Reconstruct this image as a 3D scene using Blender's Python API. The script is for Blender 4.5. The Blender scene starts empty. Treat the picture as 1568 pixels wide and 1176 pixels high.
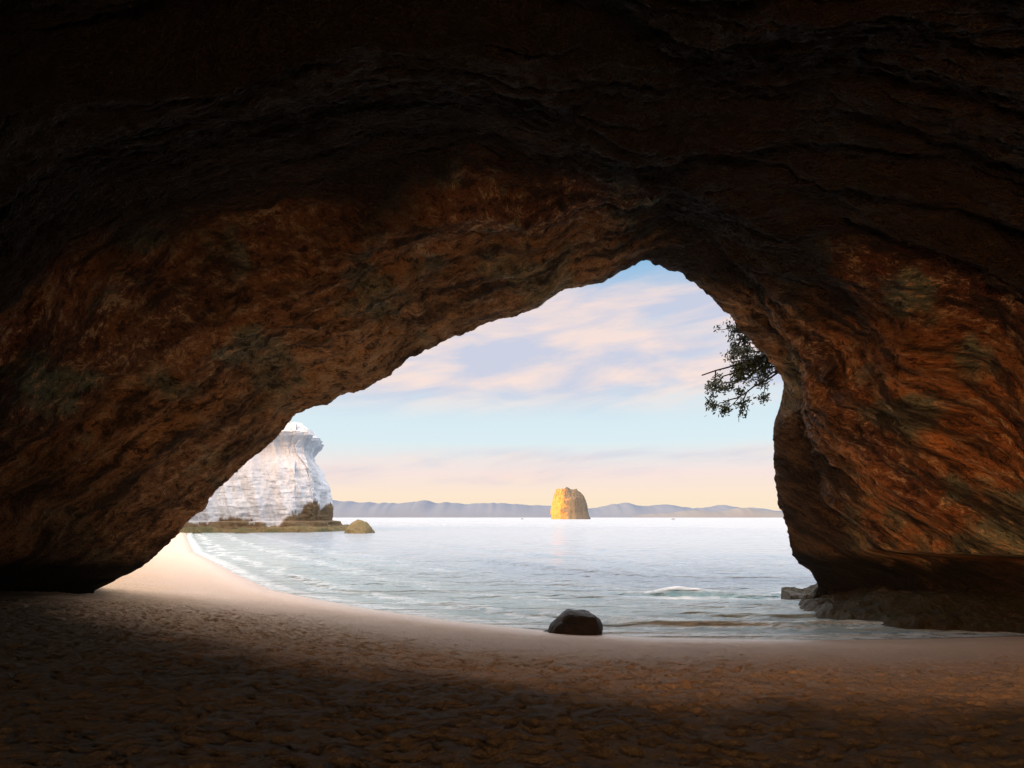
import bpy, math, random
import numpy as np
from mathutils import Vector
rng=np.random.default_rng(7); random.seed(7)
T=rng.random((64,64,64))
def vn(x,y,z=0.0):
    x=np.asarray(x,float);y=np.asarray(y,float);z=np.asarray(z,float)+0*x
    xi=np.floor(x).astype(int);yi=np.floor(y).astype(int);zi=np.floor(z).astype(int)
    fx=x-xi;fy=y-yi;fz=z-zi
    fx=fx*fx*(3-2*fx);fy=fy*fy*(3-2*fy);fz=fz*fz*(3-2*fz)
    a=xi&63;b=yi&63;c=zi&63;a1=(a+1)&63;b1=(b+1)&63;c1=(c+1)&63
    l=lambda p,q,t:p+(q-p)*t
    return l(l(l(T[a,b,c],T[a1,b,c],fx),l(T[a,b1,c],T[a1,b1,c],fx),fy),
             l(l(T[a,b,c1],T[a1,b,c1],fx),l(T[a,b1,c1],T[a1,b1,c1],fx),fy),fz)*2-1
def fbm(x,y,z=0.0,o=4,g=0.5):
    s=0;a=1;t=0
    for i in range(o):
        k=2**i
        s=s+a*vn(x*k+17*i,y*k+5*i,np.asarray(z)*k+9*i);t+=a;a*=g
    return s/t
def ridged(x,y,z=0.0,o=4):
    s=0;a=1;t=0
    for i in range(o):
        k=2**i
        s=s+a*(1-2*np.abs(vn(x*k+7*i,y*k+3*i,np.asarray(z)*k+11*i)));t+=a;a*=.55
    return s/t
def sm(a,b,x):
    t=np.clip((x-a)/(b-a),0,1);return t*t*(3-2*t)
def grid_mesh(name,P,mat,wrap=False,smooth=True,attrs=None):
    n,m=P.shape[:2]
    i=np.arange(n-1)[:,None];j=np.arange(m if wrap else m-1)[None,:];j1=(j+1)%m
    F=np.stack([i*m+j,i*m+j1,(i+1)*m+j1,(i+1)*m+j],-1).reshape(-1,4)
    me=bpy.data.meshes.new(name)
    me.vertices.add(n*m);me.vertices.foreach_set('co',P.reshape(-1).astype(np.float32))
    me.loops.add(F.size);me.loops.foreach_set('vertex_index',F.reshape(-1).astype(np.int32))
    me.polygons.add(len(F));me.polygons.foreach_set('loop_start',np.arange(0,F.size,4,dtype=np.int32))
    me.polygons.foreach_set('loop_total',np.full(len(F),4,dtype=np.int32))
    me.polygons.foreach_set('use_smooth',np.full(len(F),smooth,dtype=bool))
    me.update();me.validate()
    for k,v in (attrs or {}).items():
        if v.ndim==3:
            a=me.attributes.new(k,'FLOAT_VECTOR','POINT');a.data.foreach_set('vector',v.reshape(-1).astype(np.float32))
        else:
            a=me.attributes.new(k,'FLOAT','POINT');a.data.foreach_set('value',v.reshape(-1).astype(np.float32))
    me.materials.append(mat)
    ob=bpy.data.objects.new(name,me);bpy.context.collection.objects.link(ob);return ob

# ---------- material helpers ----------
def newmat(name):
    m=bpy.data.materials.new(name);m.use_nodes=True
    nt=m.node_tree;b=nt.nodes['Principled BSDF'];return m,nt,b
class N:
    def __init__(s,nt):s.nt=nt
    def n(s,t,**k):
        x=s.nt.nodes.new(t)
        for a,v in k.items():setattr(x,a,v)
        return x
    def l(s,a,b):s.nt.links.new(a,b)
    def setin(s,sock,v):
        if isinstance(v,bpy.types.NodeSocket):s.l(v,sock)
        else:sock.default_value=v
    def noise(s,vec,scale,detail=6,rough=.6,dist=0):
        x=s.n('ShaderNodeTexNoise');x.inputs['Scale'].default_value=scale;x.inputs['Detail'].default_value=detail
        x.inputs['Roughness'].default_value=rough;x.inputs['Distortion'].default_value=dist
        if vec is not None:s.l(vec,x.inputs['Vector'])
        return x.outputs['Fac']
    def mapr(s,v,a,b,c=0.,d=1.,smooth=False):
        x=s.n('ShaderNodeMapRange');s.setin(x.inputs['Value'],v)
        if smooth:x.interpolation_type='SMOOTHSTEP'
        for i,q in zip((1,2,3,4),(a,b,c,d)):x.inputs[i].default_value=q
        return x.outputs[0]
    def math(s,op,a,b=0.):
        x=s.n('ShaderNodeMath',operation=op);s.setin(x.inputs[0],a);s.setin(x.inputs[1],b);return x.outputs[0]
    def mix(s,f,a,b):
        x=s.n('ShaderNodeMix',data_type='RGBA');s.setin(x.inputs[0],f)
        s.setin(x.inputs[6],a if isinstance(a,bpy.types.NodeSocket) else (*a,1));s.setin(x.inputs[7],b if isinstance(b,bpy.types.NodeSocket) else (*b,1))
        return x.outputs[2]
    def scale(s,vec,v):
        x=s.n('ShaderNodeMapping');s.l(vec,x.inputs[0]);x.inputs['Scale'].default_value=v;return x.outputs[0]
    def bump(s,h,st,dist,nrm=None):
        x=s.n('ShaderNodeBump');s.l(h,x.inputs['Height']);x.inputs['Strength'].default_value=st;x.inputs['Distance'].default_value=dist
        if nrm is not None:s.l(nrm,x.inputs['Normal'])
        return x.outputs[0]
    def attr(s,name,out='Fac'):
        x=s.n('ShaderNodeAttribute',attribute_name=name);return x.outputs[out]
    def obj(s):return s.n('ShaderNodeTexCoord').outputs['Object']

# cave rock
cave_mat,nt,b=newmat('cave_rock');g=N(nt)
o=g.obj();st=g.attr('strata','Vector')
ss=g.n('ShaderNodeSeparateXYZ');g.l(st,ss.inputs[0])
so_=g.n('ShaderNodeSeparateXYZ');g.l(o,so_.inputs[0])
z_=so_.outputs[2];x_=so_.outputs[0]
n1=g.noise(g.scale(st,(.10,.50,.3)),1,3,.6,.6)
n2=g.noise(g.scale(st,(.28,2.6,.6)),1,5,.7,.4)
n3=g.noise(o,.3,3,.6)
n4=g.noise(g.scale(st,(2.2,7.,1.)),1,4,.8)
c=g.mix(g.mapr(n1,.38,.55),(.24,.085,.04),(.78,.29,.08))
c=g.mix(g.mapr(n3,.53,.61,0,.85),c,(.27,.33,.22))
rim_light=g.math('MULTIPLY',g.mapr(ss.outputs[2],.2,4.5,.55,0,smooth=True),g.mapr(n1,.35,.6,.5,1))  # light along the arch rim, painted as paler tan rock
c=g.mix(rim_light,c,(.74,.47,.22))
c=g.mix(g.mapr(n4,.53,.61,0,.85),c,(.90,.57,.30))  # grazing glints on the crust, painted as pale speckle
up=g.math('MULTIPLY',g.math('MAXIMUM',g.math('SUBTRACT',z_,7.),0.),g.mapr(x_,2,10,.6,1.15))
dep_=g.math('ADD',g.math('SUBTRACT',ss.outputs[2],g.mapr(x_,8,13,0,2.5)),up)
deep_shade=g.math('MULTIPLY',g.mapr(g.math('ADD',dep_,g.mapr(n1,.2,.8,-7,7)),5,11,smooth=True),.96)  # darkness overhead and deep in the cave, painted into the rock colour
c=g.mix(deep_shade,c,(.019,.0145,.008))
endf_shade=g.math('MULTIPLY',g.mapr(g.math('ADD',ss.outputs[2],g.mapr(n3,.3,.7,-.8,.8)),1.2,2.4,1,0,smooth=True),g.math('MULTIPLY',g.mapr(x_,10.8,11.3,0,.75),g.mapr(z_,8.,9.6,1,0)))  # shade on the pillar's end face, painted as a dark tint
c=g.mix(endf_shade,c,(.045,.03,.015))
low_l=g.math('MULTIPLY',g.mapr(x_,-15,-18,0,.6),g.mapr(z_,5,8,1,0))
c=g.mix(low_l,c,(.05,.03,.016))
c=g.mix(g.mapr(n2,.45,.61,0,.9),c,(.036,.02,.011))
c=g.mix(g.mapr(n4,.47,.38,0,.8),c,(.028,.016,.009))
tide=g.mapr(g.math('ADD',z_,g.mapr(n3,.3,.7,-.5,.5)),1.9,2.6,.95,0,smooth=True)
c=g.mix(tide,c,(.011,.010,.007))
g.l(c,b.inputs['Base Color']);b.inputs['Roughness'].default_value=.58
b.inputs['Specular IOR Level'].default_value=.45
h=g.math('ADD',g.math('MULTIPLY',n2,1.1),g.math('MULTIPLY',n4,1.2))
nb=g.bump(h,1,.8);g.l(nb,b.inputs['Normal'])

def rock_mat(name,c1,c2,c3,sc=1.,bd=.2,rough=.85,spec=.3,stretch=(1,1,1)):
    m,nt,b=newmat(name);g=N(nt);o=g.scale(g.obj(),stretch)
    a=g.noise(o,.25*sc,4,.6,.3);d=g.noise(o,1.3*sc,5,.7)
    c=g.mix(g.mapr(a,.4,.6),c1,c2);c=g.mix(g.mapr(d,.5,.7),c,c3)
    g.l(c,b.inputs['Base Color']);b.inputs['Roughness'].default_value=rough;b.inputs['Specular IOR Level'].default_value=spec
    g.l(g.bump(g.noise(o,2.*sc,5,.7),1,bd),b.inputs['Normal']);return m

# ---------- cave ----------
E=np.array([(-18.9,-1.5),(-18.2,.76),(-16.77,1.53),(-15.76,2.11),(-14.99,2.97),(-14.18,3.77),(-13.03,4.86),(-11.6,6.30),(-10.31,7.56),(-9.3,8.48),
(-7.58,9.23),(-5.71,9.94),(-4.71,10.6),(-2.84,11.87),(-1.26,12.38),(.03,12.76),(1.32,13.24),(2.18,13.88),(3.19,14.08),(4.05,14.34),(4.62,14.74),
(5.77,15.25),(6.63,15.08),(7.49,14.68),(8.21,13.96),(8.93,13.3),(9.65,12.61),(10.51,11.58),(11.37,10.66),(11.86,9.86),(11.66,8.65),(11.46,7.79),
(11.48,6.07),(11.66,4.63),(12.09,3.2),(12.29,2.33),(12.95,1.7),(13.29,.9),(13.2,.2),(13.2,-.9)])
seg=np.r_[0,np.cumsum(np.linalg.norm(np.diff(E,axis=0),axis=1))]
NS=1200
s=np.linspace(0,seg[-1],NS)
ex=np.interp(s,seg,E[:,0]);ez=np.interp(s,seg,E[:,1])
k=np.array([.25,.5,.25])
for _ in range(4):
    ex[1:-1]=np.convolve(ex,k,'valid');ez[1:-1]=np.convolve(ez,k,'valid')
s_apex=seg[21]
CZ=2.0
phi=np.arctan2(ez-CZ,ex);phi=np.where(phi<-math.pi/2,phi+2*math.pi,phi)
rho=np.hypot(ex,ez-CZ)
rho=rho+.16*fbm(s*1.1,s*0+3,o=5,g=.65)+.18*np.abs(fbm(s*.55,s*0+8,o=2))
deg=np.degrees(phi)
R1=np.interp(deg,[-15,0,35,60,90,120,150,180,195],[26,25,22,19,18,20,24,27,27])
L=np.interp(deg,[-15,0,10,35,60,90,120,150,172,195],[5,7,9,12,11,10,9,8,4,3])
d=np.r_[np.linspace(0,20,520),np.linspace(20.3,44,70),np.linspace(44.5,52,14)]
S,Dm=np.meshgrid(s,d);PH=phi[None,:]+0*S
R=rho+(R1-rho)*(1-np.exp(-Dm/L))
right=sm(s_apex-1,s_apex+5,S);left=1-sm(s_apex-8,s_apex-1,S)
dd=Dm-.45*np.clip(S-s_apex,0,None)
fade=sm(0,1.6,Dm);fade2=.18+.82*sm(0,.9,Dm)
wob=fbm(S*.09,Dm*.09+3,o=3)*2.5
R+=left*fade*(2.5*sm(2.8,3.8,Dm+wob*.6)-2.2*sm(6,9,Dm+wob)+2.1*sm(9.5,10.4,Dm+wob)-1.4*sm(12,15,Dm+wob))*sm(8,16,S)
R+=right*fade*(-1.3*sm(1.2,3.0,Dm+wob*.4)+1.5*sm(5.5,6.5,Dm+wob*1.2))
R+=fade*1.3*fbm(S*.07+9,dd*.22,o=3)
R+=fade*.85*ridged(S*.10,dd*.75+wob*.3,o=4)
R+=fade2*.42*ridged(S*.35+4,dd*2.0+wob,Dm*.15,o=4)
R+=fade2*.24*fbm(S*2.0,dd*4.4,o=4,g=.78)
R+=.08*fbm(S*4,Dm*4+50,o=3)*(1-fade)
Z0=CZ+R*np.sin(PH)
R+=(PH<1.0)*sm(2.7,2.2,Z0+.3*fbm(S*.5,Dm*.5))*4.2*sm(.5,4.,Dm)
R+=(PH>2.4)*sm(2.6,1.6,Z0)*1.2*sm(.2,2.5,Dm)
R*=1-.28*sm(42,52,Dm)
Y=30-Dm+fade*.35*fbm(S*.6,Dm*.8+7,o=3)+.25*fbm(S*.5,Dm*0+2,o=3)*(1-fade)
Pin=np.stack([R*np.cos(PH),Y,CZ+R*np.sin(PH)],-1)
do=np.r_[np.linspace(.05,3,40),np.linspace(3.3,34,110)][::-1]
So,Do=np.meshgrid(s,do);PHo=phi[None,:]+0*So
Ro=rho+Do
Yo=30+.25*fbm(So*.5,0*So+2,o=3)+2.2*(1-np.exp(-Do/1.2))+.05*Do+.9*sm(0,2,Do)*fbm(Ro*np.cos(PHo)*.25,Ro*np.sin(PHo)*.12,o=5)
Pout=np.stack([Ro*np.cos(PHo),Yo,CZ+Ro*np.sin(PHo)],-1)
P=np.concatenate([Pout,Pin],0)
stra=np.concatenate([np.stack([So,-Do,0*So],-1),np.stack([S,dd,Dm],-1)],0)
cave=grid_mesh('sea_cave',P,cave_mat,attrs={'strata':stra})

# ---------- shoreline ----------
SH=np.array([(-400,700),(-90,190),(-66,139),(-36.6,79),(-26.7,61.5),(-18,46),(-12.9,37.5),(-6.5,30.3),(-2.1,26.5),(1.5,24.1),(4.7,22.9),(10,22.4),(13.5,22.7),(17,23.2),(30,24),(400,60)])
def shore_dist(x,y):
    best=np.full(x.shape,1e9)
    for a,bq in zip(SH[:-1],SH[1:]):
        v=bq-a;t=np.clip(((x-a[0])*v[0]+(y-a[1])*v[1])/(v@v),0,1)
        best=np.minimum(best,np.hypot(x-a[0]-t*v[0],y-a[1]-t*v[1]))
    return best*np.where(y<np.interp(x,SH[:,0],SH[:,1]),1,-1)
def axis(parts):
    out=[]
    for a,bq,st_ in parts:out.append(np.arange(a,bq,st_))
    return np.unique(np.round(np.concatenate(out),4))
# ---------- beach ----------
xs=axis([(-160,-24,1.2),(-24,20,.055),(20,60,1.)]);ys=axis([(-60,5,.8),(5,27,.042),(27,60,.25),(60,260,2.)])
X,Yb=np.meshgrid(xs,ys)
D=shore_dist(X,Yb)
Z=np.where(D<0,.07*D,.075*np.minimum(D,11)+.03*np.clip(D-11,0,20))
Z=np.maximum(Z,-6)
Z+=.75*sm(4,-1,Yb)
amp=sm(3.5,8,D+1.5*fbm(X*.15,Yb*.15,o=2))
Z+=amp*.08*fbm(X*.35,Yb*.5,o=3)+sm(0,3,D)*.02*fbm(X*.8,Yb*1.2,o=2)
near=((X>-24.5)&(X<20.5)&(Yb>4.5)&(Yb<40))*1.
Z+=near*amp*(.06*fbm(X*2.6,Yb*3.4,o=4,g=.6)+.022*fbm(X*8,Yb*9,o=2))
def prints(n,trail=False):
    for _ in range(n):
        if trail:
            px=random.uniform(-15,15);py=random.uniform(14,24);a0=random.uniform(-.5,.5)+(math.pi if random.random()<.5 else 0);pts=[(px+i*.62*math.cos(a0)+(.1 if i%2 else -.1)*-math.sin(a0),py+i*.62*math.sin(a0)+(.1 if i%2 else -.1)*math.cos(a0),a0) for i in range(14)]
        else:
            pts=[(random.uniform(-23.5,19.5),5.2+21*random.random()**1.1,random.uniform(0,6.3))]
        for px,py,a in pts:
            jj=np.searchsorted(ys,py);ii=np.searchsorted(xs,px)
            if jj>=len(ys) or ii>=len(xs):continue
            if not(-23.5<px<19.5 and 5.2<py<26.5) or D[jj,ii]<1.5:continue
            if not trail and random.random()>amp[jj,ii]*1.0+.01:continue
            ca,sa=math.cos(a),math.sin(a);ln=random.uniform(.06,.17);w=ln*random.uniform(.35,.6)
            dep=random.uniform(.03,.11)*(.3+.7*amp[jj,ii])*min(1,ln/.11);r=.34
            ja,jb=np.searchsorted(ys,[py-r,py+r]);ia,ib=np.searchsorted(xs,[px-r,px+r])
            xx=X[ja:jb,ia:ib]-px;yy=Yb[ja:jb,ia:ib]-py
            q=((xx*ca+yy*sa)/ln)**2+((-xx*sa+yy*ca)/w)**2
            Z[ja:jb,ia:ib]+=-dep*np.exp(-q*1.2)+dep*.22*np.exp(-((np.sqrt(q)-1.5)**2)*5)
prints(12000);prints(36,True)
sand_mat,nt,b=newmat('sand');g=N(nt);o=g.obj();sd=g.attr('shore')
dryf=g.mapr(g.math('ADD',sd,g.mapr(g.noise(o,.3,3),0,1,-2.5,2.5)),3,10,smooth=True)
c=g.mix(dryf,(.72,.55,.44),(.74,.50,.31))
coarse_shade=g.mapr(g.math('ADD',sd,g.mapr(g.noise(o,.5,4),0,1,-2,2)),9.5,12.5,smooth=True)  # coarser near sand, with the cave's shade painted into its colour
c=g.mix(g.math('MULTIPLY',coarse_shade,.93),c,(.085,.065,.030))
spk=g.math('MULTIPLY',g.mapr(g.noise(o,8,5,.8),.53,.66,0,.75),g.mapr(sd,3,9,.1,1))
c=g.mix(spk,c,(.09,.06,.03))
lsp=g.math('MULTIPLY',g.mapr(g.noise(g.scale(o,(1,1.3,1)),5,5,.8),.55,.68,0,.5),coarse_shade)
c=g.mix(lsp,c,(.34,.24,.12))
wet=g.mapr(sd,-.5,3.2,1,0,smooth=True)
c=g.mix(g.math('MULTIPLY',wet,.4),c,(.50,.41,.36))
g.l(c,b.inputs['Base Color']);g.l(g.mapr(wet,0,1,.85,.14),b.inputs['Roughness'])
nb=g.bump(g.noise(o,10,5,.78),.9,.08)
nm=g.n('ShaderNodeMix',data_type='VECTOR');g.l(wet,nm.inputs[0]);g.l(nb,nm.inputs[4])
ge=g.n('ShaderNodeNewGeometry');g.l(ge.outputs['Normal'],nm.inputs[5]);g.l(nm.outputs[1],b.inputs['Normal'])
grid_mesh('beach_sand',np.stack([X,Yb,Z],-1),sand_mat,attrs={'shore':D})

# ---------- sea ----------
def geo(a,bq,st_,r=1.12):
    out=[a]
    while out[-1]<bq:out.append(out[-1]+st_);st_*=r
    return np.array(out)
xs=np.unique(np.r_[-geo(30,30000,.5),np.arange(-30,22,.12),geo(22,30000,.5)])
ys=np.unique(np.r_[np.arange(17,48,.07),geo(48,40000,.12,1.03)])
X,Yw=np.meshgrid(xs,ys);D=-shore_dist(X,Yw)
nearf=np.exp(-Yw/160.)
W=.06*fbm(X*.25+.1*Yw,Yw*.9,o=4)+.12*fbm(X*.06,Yw*.22,o=3)+.09*ridged(X*.5,Yw*1.1,o=3)
wl=fbm(X*.06,Yw*.02,o=3)*3
for c0,a_,w_ in ((2.6,.20,.7),(6.0,.22,.9),(9.5,.26,1.1),(14.5,.26,1.5),(22,.30,2.),(32,.28,2.6),(45,.32,3.5)):
    t=(D-c0-wl*(.3 if c0<3 else 1))/w_
    W+=a_*np.exp(-np.where(t<0,(t*2.4)**2,t*t*.6))*(.5+1.*vn(X*.12+c0,D*0+c0))
t=(D-11.6-.9*fbm(X*.5,Yw*0,o=4))
brk=sm(4,8,X)*sm(19,15,X)*(.75+.4*vn(X*.6,X*0+4))
W+=.50*brk*np.exp(-np.where(t<0,(t/.35)**2,(t/1.3)**2))
W=W*nearf*sm(-.2,3,D)+.02
rag=np.clip(.55+.9*fbm(X*1.6,Yw*2.5,o=3),0,1)
foam=np.clip(brk*rag*(1.8*np.exp(-((t+.05)/.16)**2)+1.1*np.exp(-((t+1.3)/.7)**2)),0,1)
wface=np.clip(brk*1.4*np.exp(-((t+.45)/.32)**2),0,1)
seam,nt,b=newmat('sea_water');g=N(nt);o=g.obj();sd=g.attr('shore');fo=g.attr('foam')
shal=g.mapr(sd,0,20,1,0,smooth=True)
c=g.mix(shal,(.25,.32,.40),(.36,.45,.47))
c=g.mix(g.attr('wave_face'),c,(.05,.20,.23))
fl=None
wn=g.mapr(g.noise(g.scale(o,(.18,.18,1)),1,4,.6),0,1,-3.6,3.6)
sw=g.math('ADD',sd,wn)
for c0,w_,k_ in ((.25,.9,1.),(2.4,.9,.7),(7.6,.9,.38),(13.5,.9,.22)):
    q=g.mapr(g.math('ABSOLUTE',g.math('SUBTRACT',sw if c0>1 else sd,c0)),0,w_,k_,0,smooth=True)
    fl=q if fl is None else g.math('MAXIMUM',fl,q)
lace=g.mapr(g.noise(g.scale(o,(1.2,2.2,1)),1.3,6,.75,.4),.40,.62)
fl=g.math('MAXIMUM',g.math('MULTIPLY',fl,lace),fo)
c=g.mix(fl,c,(.82,.82,.84))
g.l(c,b.inputs['Base Color']);g.l(g.math('MAXIMUM',g.mapr(fl,0,1,.16,.8),g.mapr(sd,30,300,.16,.36)),b.inputs['Roughness']);b.inputs['IOR'].default_value=1.33
w1=g.noise(g.scale(o,(.5,1.5,1)),1.1,4,.65);w2=g.noise(g.scale(o,(.06,.25,1)),1.,3,.6)
nb=g.bump(w1,1,.36);nb=g.bump(w2,1,2.6,nb);g.l(nb,b.inputs['Normal'])
grid_mesh('sea_water',np.stack([X,Yw,W],-1),seam,attrs={'shore':D,'foam':foam,'wave_face':wface})

# ---------- boulder on the beach ----------
bm_=rock_mat('dark_wet_rock',(.016,.013,.011),(.025,.02,.016),(.05,.033,.024),3,.10,.5,.3)
def boulder(name,cx,cy,cz,rx,ry,rz,mat,seed,flat=.75,amp=.12,n=120,planes=None,cut=.88):
    th=np.linspace(0,math.pi,n);ph=np.linspace(0,2*math.pi,2*n,endpoint=False)
    PHb,TH=np.meshgrid(ph,th);x=np.sin(TH)*np.cos(PHb);y=np.sin(TH)*np.sin(PHb);z=np.cos(TH)
    r=1+amp*fbm(x*1.6+seed,y*1.6,z*1.6+seed,o=3)*1.6+amp*.35*ridged(x*3+seed,y*3,z*3,o=4)
    x=x*r;y=y*r;z=z*r
    if planes is None:
        rg=np.random.default_rng(seed);planes=[]
        for _ in range(9):
            v=rg.normal(size=3);v[2]=abs(v[2]);planes.append((v[0],v[1],v[2],flat+.15*rg.random()))
    for vx,vy,vz,k_ in planes:
        v=np.array([vx,vy,vz],float);v/=np.linalg.norm(v)
        q=x*v[0]+y*v[1]+z*v[2];e=np.clip(q-k_,0,None)*cut;x=x-e*v[0];y=y-e*v[1];z=z-e*v[2]
    return grid_mesh(name,np.stack([cx+x*rx,cy+y*ry,cz+z*rz],-1),mat,wrap=True)
boulder('beach_boulder',2.2,23.4,-.03,.90,.6,.84,bm_,21,.72,.11,planes=[(.1,-.2,1,.92),(-.75,-.2,.75,.90),(.2,-1,.35,.85),(-.5,-1,.1,.88)],cut=.6)
boulder('beach_boulder',1.28,23.7,-.02,.26,.2,.12,bm_,31,.8,.1,50)
# ---------- rock ledge at the foot of the right wall ----------
lm=rock_mat('ledge_rock',(.065,.045,.022),(.045,.042,.018),(.014,.011,.008),2,.35,.5,.35)
LB=np.array([(13.0,31.5),(12.5,30.),(12.1,27.),(12.8,25.3),(14.4,24.0),(16.2,23.6),(19,23.4),(27,23.4)])
xx,yy=np.meshgrid(np.arange(11.2,27,.06),np.arange(22.5,33,.06))
bd=np.full(xx.shape,1e9)
for a,bq in zip(LB[:-1],LB[1:]):
    v=bq-a;t=np.clip(((xx-a[0])*v[0]+(yy-a[1])*v[1])/(v@v),0,1);bd=np.minimum(bd,np.hypot(xx-a[0]-t*v[0],yy-a[1]-t*v[1]))
ins=(xx>np.interp(yy,[23.4,23.6,24,25.3,27,30,31.5],[19,16.2,14.4,12.8,12.1,12.5,13.0]))&(yy>23.4)
sd_=np.where(ins,bd,-bd)+.6*fbm(xx*.9,yy*.9,o=3)
zz=-.45+.8*sm(-.5,.5,sd_)+.55*sm(.8,3,sd_)+.26*ridged(xx*.5,yy*1.,o=5)*sm(-.4,.6,sd_)+.14*fbm(xx*2.5,yy*2.5,o=4)
grid_mesh('rock_ledge',np.stack([xx,yy,zz],-1),lm)

# ---------- white cliff ----------
wc,nt,b=newmat('white_cliff_rock');g=N(nt);o=g.obj()
sep=g.n('ShaderNodeSeparateXYZ');g.l(o,sep.inputs[0])
a=g.noise(g.scale(o,(1,1,.35)),.16,5,.65,.5);f=g.noise(g.scale(o,(1,1,.4)),.7,5,.7)
c=g.mix(g.mapr(a,.45,.7),(.53,.58,.65),(.38,.40,.44));c=g.mix(g.mapr(f,.57,.72,0,.5),c,(.26,.26,.26))
hz=g.math('ADD',sep.outputs[2],g.mapr(a,0,1,-5,5))
lowx=g.mapr(sep.outputs[0],-62,-54,0,6,smooth=True)
band=g.mapr(g.math('SUBTRACT',hz,lowx),2.2,3.6,1,0,smooth=True)
c=g.mix(band,c,(.12,.085,.045))
g.l(c,b.inputs['Base Color']);b.inputs['Roughness'].default_value=.9
g.l(g.bump(g.noise(g.scale(o,(1,1,.5)),.7,6,.7),1,.8),b.inputs['Normal'])
path=np.array([(-150,150),(-105,168),(-80,178),(-62,181),(-52,182),(-47,186),(-45.5,195),(-52,225),(-80,270),(-160,300)],float)
path[:,0]-=5.6
ps=np.r_[0,np.cumsum(np.linalg.norm(np.diff(path,axis=0),axis=1))]
u_=np.r_[np.linspace(0,ps[1],60,endpoint=False),np.linspace(ps[1],ps[6],420),np.linspace(ps[6]+.5,ps[-1],80)]
px=np.interp(u_,ps,path[:,0]);py=np.interp(u_,ps,path[:,1])
for _ in range(40):
    px[1:-1]=np.convolve(px,k,'valid');py[1:-1]=np.convolve(py,k,'valid')
tx=np.gradient(px);ty=np.gradient(py);ln=np.hypot(tx,ty);nx,ny=ty/ln,-tx/ln
hh=np.linspace(-2,30.,270);U,H=np.meshgrid(u_,hh)
prof=np.interp(H,[-2,1.2,2.8,3,7,12.2,17.4,21.8,23.5,25.,26.5,27.5,28.,30],[2.,1.2,.6,-1.8,-1.8,-3.0,-4.8,-7.9,-8.2,-7.4,-5.6,-5.0,-6.8,-8.0])
off=prof+2.4*fbm(U*.05,H*.02,o=3)+2.6*ridged(U*.10+H*.03,H*.022,o=4)-1.1+.5*fbm(U*.5,H*.25,o=4)+.3*fbm(U*.3,H*1.2,o=3)
PX=px+nx*off;PY=py+ny*off
caprows=[];ccx,ccy=-105,215
for f_ in np.linspace(.02,1,34):
    caprows.append(np.stack([PX[-1]*(1-f_)+ccx*f_,PY[-1]*(1-f_)+ccy*f_,30+4*math.sin(f_*1.5)+2.8*fbm(PX[-1]*.3,PY[-1]*.3+f_*9,o=4)*min(1,f_*25)],-1))
grid_mesh('white_cliff',np.concatenate([np.stack([PX,PY,H+.8*fbm(U*.4,U*0,o=3)*sm(24,30,H)],-1),np.array(caprows)],0),wc)
pm=rock_mat('tidal_rock',(.15,.115,.055),(.09,.09,.04),(.045,.032,.02),1,.4)
xx,yy=np.meshgrid(np.linspace(-115,-44,420),np.linspace(162,215,180))
cy=np.interp(xx,[-115,-105,-80,-62,-56,-51,-48],[163,166,174,176,177.5,180,190])
q=yy-cy+3*fbm(xx*.12,yy*.12,o=3)
q=np.minimum(q,(-48.5-xx)*1.3+2*fbm(xx*.2,yy*.2,o=2))
zz=-1.2+2.1*sm(-1.5,1.,q)+1.*ridged(xx*.25,yy*.25,o=4)*sm(-1.5,2,q)
grid_mesh('tidal_rock_platform',np.stack([xx,yy,zz],-1),pm)
pr=rock_mat('islet_rock',(.24,.17,.08),(.13,.12,.06),(.06,.045,.03),.8,.4)
boulder('rock_islet',-38.3,170,-.4,4.1,4.5,3.8,pr,11,.7,.15)
boulder('rock_islet',-66.5,168,-.6,2.2,2,1.3,pm,12,.7,.2,60)
boulder('rock_islet',-76.5,166,-.5,1.2,1.6,1.9,pm,13,.7,.2,60)
# ---------- headland behind the left part of the beach ----------
xx,yy=np.meshgrid(np.linspace(-260,-28,200),np.linspace(-10,260,240))
edge=np.interp(yy,[-30,31,60,100,140,175,260],[-34,-34,-56,-72,-92,-112,-130])
q=edge-xx+5*fbm(xx*.05,yy*.05,o=4)
zz=-2+46*sm(0,9,q)+.12*np.clip(q,0,80)+3*fbm(xx*.08,yy*.08,o=4)*sm(0,10,q)
grid_mesh('coastal_headland',np.stack([xx,yy,zz],-1),rock_mat('headland_rock',(.5,.46,.4),(.4,.35,.28),(.12,.13,.06),.4,.5))

# ---------- sea stack ----------
skm=rock_mat('stack_limestone',(.50,.25,.08),(.42,.22,.09),(.15,.10,.05),.14,4,.9,.2,(1,1,.5))
nt=skm.node_tree;g=N(nt);b=nt.nodes['Principled BSDF'];src=b.inputs['Base Color'].links[0].from_socket
o=g.obj();q_=g.n('ShaderNodeSeparateXYZ');g.l(o,q_.inputs[0])
veg_shade=g.mapr(g.math('ADD',g.math('ADD',q_.outputs[0],-119.),g.mapr(g.noise(o,.06,4,.7),0,1,-30,30)),-18,-6,0,.92,smooth=True)  # shaded right side painted grey-green, together with its vegetation
g.l(g.mix(veg_shade,src,(.10,.11,.10)),b.inputs['Base Color'])
th=np.linspace(0,2*math.pi,360,endpoint=False);hh=np.linspace(-3,63,220);TH,H=np.meshgrid(th,hh)
hw=np.interp(H,[-3,2,5,25,42,52,58,61,62.4,63],[46,45,41,38,32,27,22,17,10,0])
x=hw*np.cos(TH);y=hw*np.sin(TH)
rough_=1+.12*fbm(np.cos(TH)*1.6+4,np.sin(TH)*1.6,H*.02,o=3)+.15*ridged(np.cos(TH)*3.2,np.sin(TH)*3.2,H*.03,o=5)-.04
x*=rough_;y*=rough_
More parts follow.
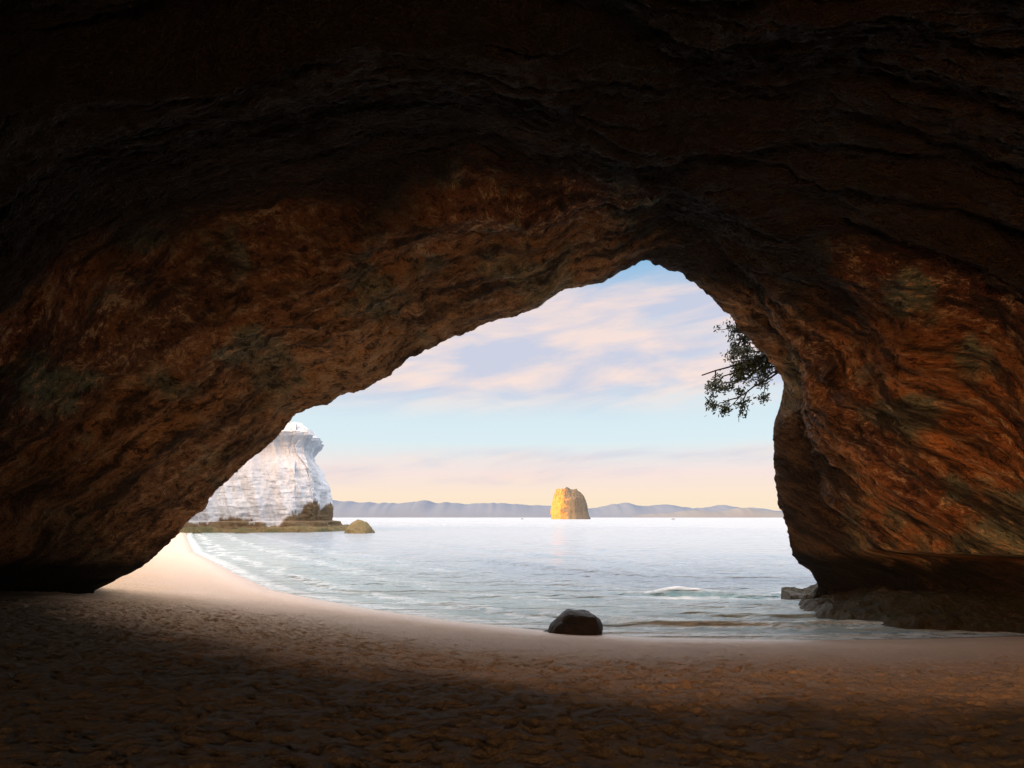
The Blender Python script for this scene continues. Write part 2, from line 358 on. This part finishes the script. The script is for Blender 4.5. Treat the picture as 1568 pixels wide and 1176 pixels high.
for ang,k_ in ((-1.75,32),(-2.5,35),(-.9,33),(-.25,38),(3.1,38),(1.5,34),(.8,36),(2.3,36)):
    kk=k_-H*.12+3*vn(H*.07+ang*9,H*0)
    qq=x*math.cos(ang)+y*math.sin(ang);e=np.clip(qq-kk,0,None)*.75;x=x-e*math.cos(ang);y=y-e*math.sin(ang)
x-=2*(H/60)
zt=H+(6*fbm(x*.06,y*.06,o=3)+5*fbm(x*.16,y*.16,o=3)-.05*(x+8))*sm(38,55,H)
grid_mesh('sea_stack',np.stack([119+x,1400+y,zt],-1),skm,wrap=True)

# ---------- distant hills ----------
def hills(name,y0,pts,depth,col,seed,n=900,jag=10):  # distance haze is painted into the hills' base colour
    m,nt,b=newmat(name+'_mat');g=N(nt)
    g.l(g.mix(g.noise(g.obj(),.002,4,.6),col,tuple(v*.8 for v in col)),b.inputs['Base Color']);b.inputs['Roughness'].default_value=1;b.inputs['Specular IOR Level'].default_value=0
    pts=np.array(pts);x=np.linspace(pts[0,0],pts[-1,0],n);v=np.linspace(-1,1,40)
    XX,V=np.meshgrid(x,v);top=np.interp(XX,pts[:,0],pts[:,1])+jag*fbm(XX*.004+seed,V*0,o=4)
    ZZ=top*(1-V*V)**.8*(1+.12*fbm(XX*.003,V*3+seed,o=3)*np.abs(V))-3
    return grid_mesh(name,np.stack([XX,y0+V*depth,ZZ],-1),m)
hp=[(-9000,120),(-5000,200),(-2402,235),(-1950,190),(-1757,180),(-1400,206),(-1154,222),(-800,195),(-380,205),(140,160),(480,135),(1040,120),(1340,180),(1860,160),(2376,138),(2720,165),(3150,130),(3500,105),(6000,140),(9000,90)]
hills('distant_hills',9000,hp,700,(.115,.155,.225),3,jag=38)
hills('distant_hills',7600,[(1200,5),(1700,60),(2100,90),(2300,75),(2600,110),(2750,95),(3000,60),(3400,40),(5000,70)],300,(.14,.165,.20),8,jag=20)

# ---------- boats ----------
def boat(cx,cy,L_):
    e=bpy.data.objects.new('motor_boat',None);bpy.context.collection.objects.link(e);e.location=(cx,cy,0)
    m,nt,b=newmat('boat_paint');b.inputs['Base Color'].default_value=(.12,.12,.14,1)
    t=np.linspace(0,1,16);a=np.linspace(-math.pi/2,math.pi/2,13)
    Tt,A=np.meshgrid(t,a,indexing='ij');w=L_*.17*np.sqrt(np.clip(1-Tt**3,0,1))
    h=.9+.5*Tt
    hull=np.stack([(Tt-.5)*L_,w*np.sin(A),h-np.cos(A)*h*1.1],-1)
    ob=grid_mesh('hull',hull,m);ob.parent=e
    cab=np.array([[[-.15,-.11],[-.15,.11],[.15,.11],[.15,-.11]]])
    rows=[]
    for z,sx in ((.8,1.),(2.,.85),(2.1,.8),(2.1,.01)):
        rows.append([(p[0]*sx*L_,p[1]*sx*L_,z) for p in cab[0]])
    ob=grid_mesh('cabin',np.array(rows,float),m,wrap=True,smooth=False);ob.parent=e
boat(295,1250,6);boat(20,1350,5)

# ---------- tree hanging from the seaward face ----------
tm,nt,b=newmat('bark');b.inputs['Base Color'].default_value=(.06,.045,.035,1);b.inputs['Roughness'].default_value=.9
lf,nt,b=newmat('leaves');g=N(nt);g.l(g.mix(g.mapr(g.noise(g.obj(),2.5,3),.4,.6),(.03,.055,.015),(.09,.12,.035)),b.inputs['Base Color']);b.inputs['Roughness'].default_value=.6
tree=bpy.data.objects.new('pohutukawa_tree',None);bpy.context.collection.objects.link(tree)
V=[];F=[];tips=[]
def tube(pts,r0,r1):
    n=6;base=len(V);m_=len(pts)
    for i,p in enumerate(pts):
        dr=(pts[min(i+1,m_-1)]-pts[max(i-1,0)]).normalized();u=dr.orthogonal().normalized();w=dr.cross(u);r=r0+(r1-r0)*i/(m_-1)
        for q in range(n):
            a=q*2*math.pi/n;V.append(p+u*math.cos(a)*r+w*math.sin(a)*r)
    for i in range(m_-1):
        for q in range(n):F.append((base+i*n+q,base+i*n+(q+1)%n,base+(i+1)*n+(q+1)%n,base+(i+1)*n+q))
def limb(a,bq,r0,r1,lvl):
    a=Vector(a);bq=Vector(bq);ln=(bq-a).length;pts=[]
    off=Vector((0,0,0))
    for i in range(9):
        t=i/8;off+=Vector([random.gauss(0,.022*ln) for _ in range(3)]);pts.append(a.lerp(bq,t)+off*math.sin(min(1,t*1.5)*math.pi*.5)+Vector((0,0,.08*ln*math.sin(t*math.pi))))
    tube(pts,r0,r1)
    if lvl==0:tips.extend(pts[3:]);return
    for _ in range(5):
        p=pts[random.randint(2,8)]
        dr=(bq-a).normalized()*.6+Vector([random.gauss(0,.6) for _ in range(3)])
        limb(p,p+dr.normalized()*ln*random.uniform(.22,.38),r1*1.2,r1*.4,lvl-1)
random.seed(19)
root=(14.6,32.2,11.6)
for e,rr in (((11.4,32.6,11.3),.09),((9.2,32.7,10.7),.07),((10.9,32.5,12.8),.06),((11.3,32.7,9.7),.07),((10.4,33.2,10.4),.06),((11.2,32.8,12.2),.06),((9.9,32.9,11.2),.06),((11.6,33.,10.4),.05),((11.,33.,11.),.05)):
    limb(root,e,rr,.03,2)
me=bpy.data.meshes.new('limbs');me.from_pydata(V,[],F);me.materials.append(tm);ob=bpy.data.objects.new('limbs',me);bpy.context.collection.objects.link(ob);ob.parent=tree
LV=[];LF=[]
for p in tips:
    if p.x<8.8 or p.z<8.8:continue
    for _ in range(random.choice((0,0,4,7,10))):
        c=p+Vector([random.gauss(0,.12) for _ in range(3)])
        u=Vector([random.gauss(0,1) for _ in range(3)]).normalized();w=u.orthogonal().normalized()
        l_=random.uniform(.06,.12);q=l_*.5;bs=len(LV)
        LV+= [c-u*l_,c-u*l_*.2+w*q,c+u*l_*.5+w*q*.8,c+u*l_,c+u*l_*.5-w*q*.8,c-u*l_*.2-w*q];LF.append(tuple(range(bs,bs+6)))
me=bpy.data.meshes.new('foliage');me.from_pydata(LV,[],LF);me.materials.append(lf);ob=bpy.data.objects.new('foliage',me);bpy.context.collection.objects.link(ob);ob.parent=tree

# ---------- light ----------
SE=math.radians(12);sdir=Vector((-1,-.10,0)).normalized()*math.cos(SE)+Vector((0,0,math.sin(SE)))
sl=bpy.data.lights.new('sun','SUN');sl.energy=5;sl.angle=math.radians(.5);sl.color=(1,.55,.22)
so=bpy.data.objects.new('sun',sl);bpy.context.collection.objects.link(so);so.rotation_euler=sdir.to_track_quat('Z','Y').to_euler()
w=bpy.data.worlds.new('World');bpy.context.scene.world=w;w.use_nodes=True;nt=w.node_tree;nt.nodes.clear();g=N(nt)
sky=g.n('ShaderNodeTexSky');sky.sky_type='NISHITA';sky.sun_disc=False;sky.sun_elevation=SE;sky.sun_rotation=math.atan2(sdir.x,sdir.y);sky.air_density=1;sky.dust_density=2;sky.ozone_density=1
bg1=g.n('ShaderNodeBackground');g.l(sky.outputs[0],bg1.inputs[0]);bg1.inputs[1].default_value=.15
tc=g.n('ShaderNodeTexCoord').outputs['Generated'];sp=g.n('ShaderNodeSeparateXYZ');g.l(tc,sp.inputs[0])
hor=g.math('SQRT',g.math('ADD',g.math('MULTIPLY',sp.outputs[0],sp.outputs[0]),g.math('MULTIPLY',sp.outputs[1],sp.outputs[1])))
el=g.math('DIVIDE',g.math('MAXIMUM',sp.outputs[2],0.),g.math('MAXIMUM',hor,.01))
rp=g.n('ShaderNodeValToRGB');g.l(el,rp.inputs[0]);cr=rp.color_ramp
def lin(c):return tuple(((v/255)/12.92 if v<11 else ((v/255+.055)/1.055)**2.4) for v in c)+(1,)
stops=[(0,(255,236,204)),(.03,(255,233,210)),(.065,(248,228,224)),(.11,(220,237,243)),(.17,(210,232,243)),(.28,(178,214,236)),(.38,(96,176,224)),(.6,(90,160,215)),(1,(100,165,215))]
while len(cr.elements)<len(stops):cr.elements.new(.5)
for e,(p_,c_) in zip(cr.elements,stops):e.position=p_;e.color=lin(c_)
az=g.math('DIVIDE',sp.outputs[0],g.math('MAXIMUM',hor,.01))
cv=g.n('ShaderNodeCombineXYZ')
g.l(g.math('MULTIPLY',az,2.2),cv.inputs[0]);g.l(g.math('MULTIPLY',g.math('SUBTRACT',el,g.math('MULTIPLY',az,.12)),9.),cv.inputs[1])
n1=g.noise(cv.outputs[0],1.4,6,.5,.5);n2=g.noise(cv.outputs[0],2.6,6,.55,.4)
bandm=g.math('MULTIPLY',g.mapr(el,.13,.20,smooth=True),g.mapr(el,.31,.39,1,0,smooth=True))
lowm=g.math('MULTIPLY',g.mapr(el,.04,.055,smooth=True),g.mapr(el,.085,.11,1,0,smooth=True))
cm=g.math('MAXIMUM',g.math('MULTIPLY',bandm,g.mapr(n1,.24,.46,smooth=True)),g.math('MULTIPLY',lowm,g.mapr(n1,.42,.6,0,.8,smooth=True)))
cc=g.mix(g.mapr(n2,.40,.60),lin((206,206,224))[:3],lin((255,226,214))[:3])
col=g.mix(g.math('MULTIPLY',cm,.9),rp.outputs[0],cc)
sc_=g.n('ShaderNodeVectorMath',operation='SCALE');g.l(col,sc_.inputs[0]);sc_.inputs['Scale'].default_value=1.08;col=sc_.outputs[0]
hi=g.math('MULTIPLY',g.mapr(el,.42,.75,smooth=True),g.mapr(n1,.3,.6,.6,1,smooth=True))  # bright overhead cloud added above the view to light sand and walls
hc=g.n('ShaderNodeMix',data_type='RGBA');hc.clamp_result=False;g.l(hi,hc.inputs[0]);g.l(col,hc.inputs[6]);hc.inputs[7].default_value=(4.1,3.7,3.45,1)
dt=g.n('ShaderNodeVectorMath',operation='DOT_PRODUCT');g.l(tc,dt.inputs[0]);dt.inputs[1].default_value=tuple(Vector((-1,-.95,.2)).normalized())
gl=g.math('POWER',g.math('MAXIMUM',dt.outputs['Value'],0.),4.)  # added warm glow, away from the sun, filling the cave from behind
gc=g.n('ShaderNodeMix',data_type='RGBA',blend_type='ADD');gc.inputs[0].default_value=1;g.l(hc.outputs[2],gc.inputs[6])
gs=g.n('ShaderNodeVectorMath',operation='SCALE');gs.inputs[0].default_value=(16.,7.9,3.1);g.l(gl,gs.inputs['Scale']);g.l(gs.outputs[0],gc.inputs[7])
bg2=g.n('ShaderNodeBackground');g.l(gc.outputs[2],bg2.inputs[0]);bg2.inputs[1].default_value=1.
mx=g.n('ShaderNodeMixShader');mx.inputs[0].default_value=.88;g.l(bg1.outputs[0],mx.inputs[1]);g.l(bg2.outputs[0],mx.inputs[2])
ow=g.n('ShaderNodeOutputWorld');g.l(mx.outputs[0],ow.inputs[0])

cam=bpy.data.cameras.new('camera');co=bpy.data.objects.new('camera',cam);bpy.context.collection.objects.link(co)
co.location=(0,0,4);co.rotation_euler=(math.radians(90),0,0);cam.sensor_width=36;cam.lens=24;cam.shift_y=.1301;cam.clip_start=.1;cam.clip_end=60000
sc=bpy.context.scene;sc.camera=co
sc.view_settings.view_transform='Standard';sc.view_settings.look='None';sc.view_settings.exposure=0
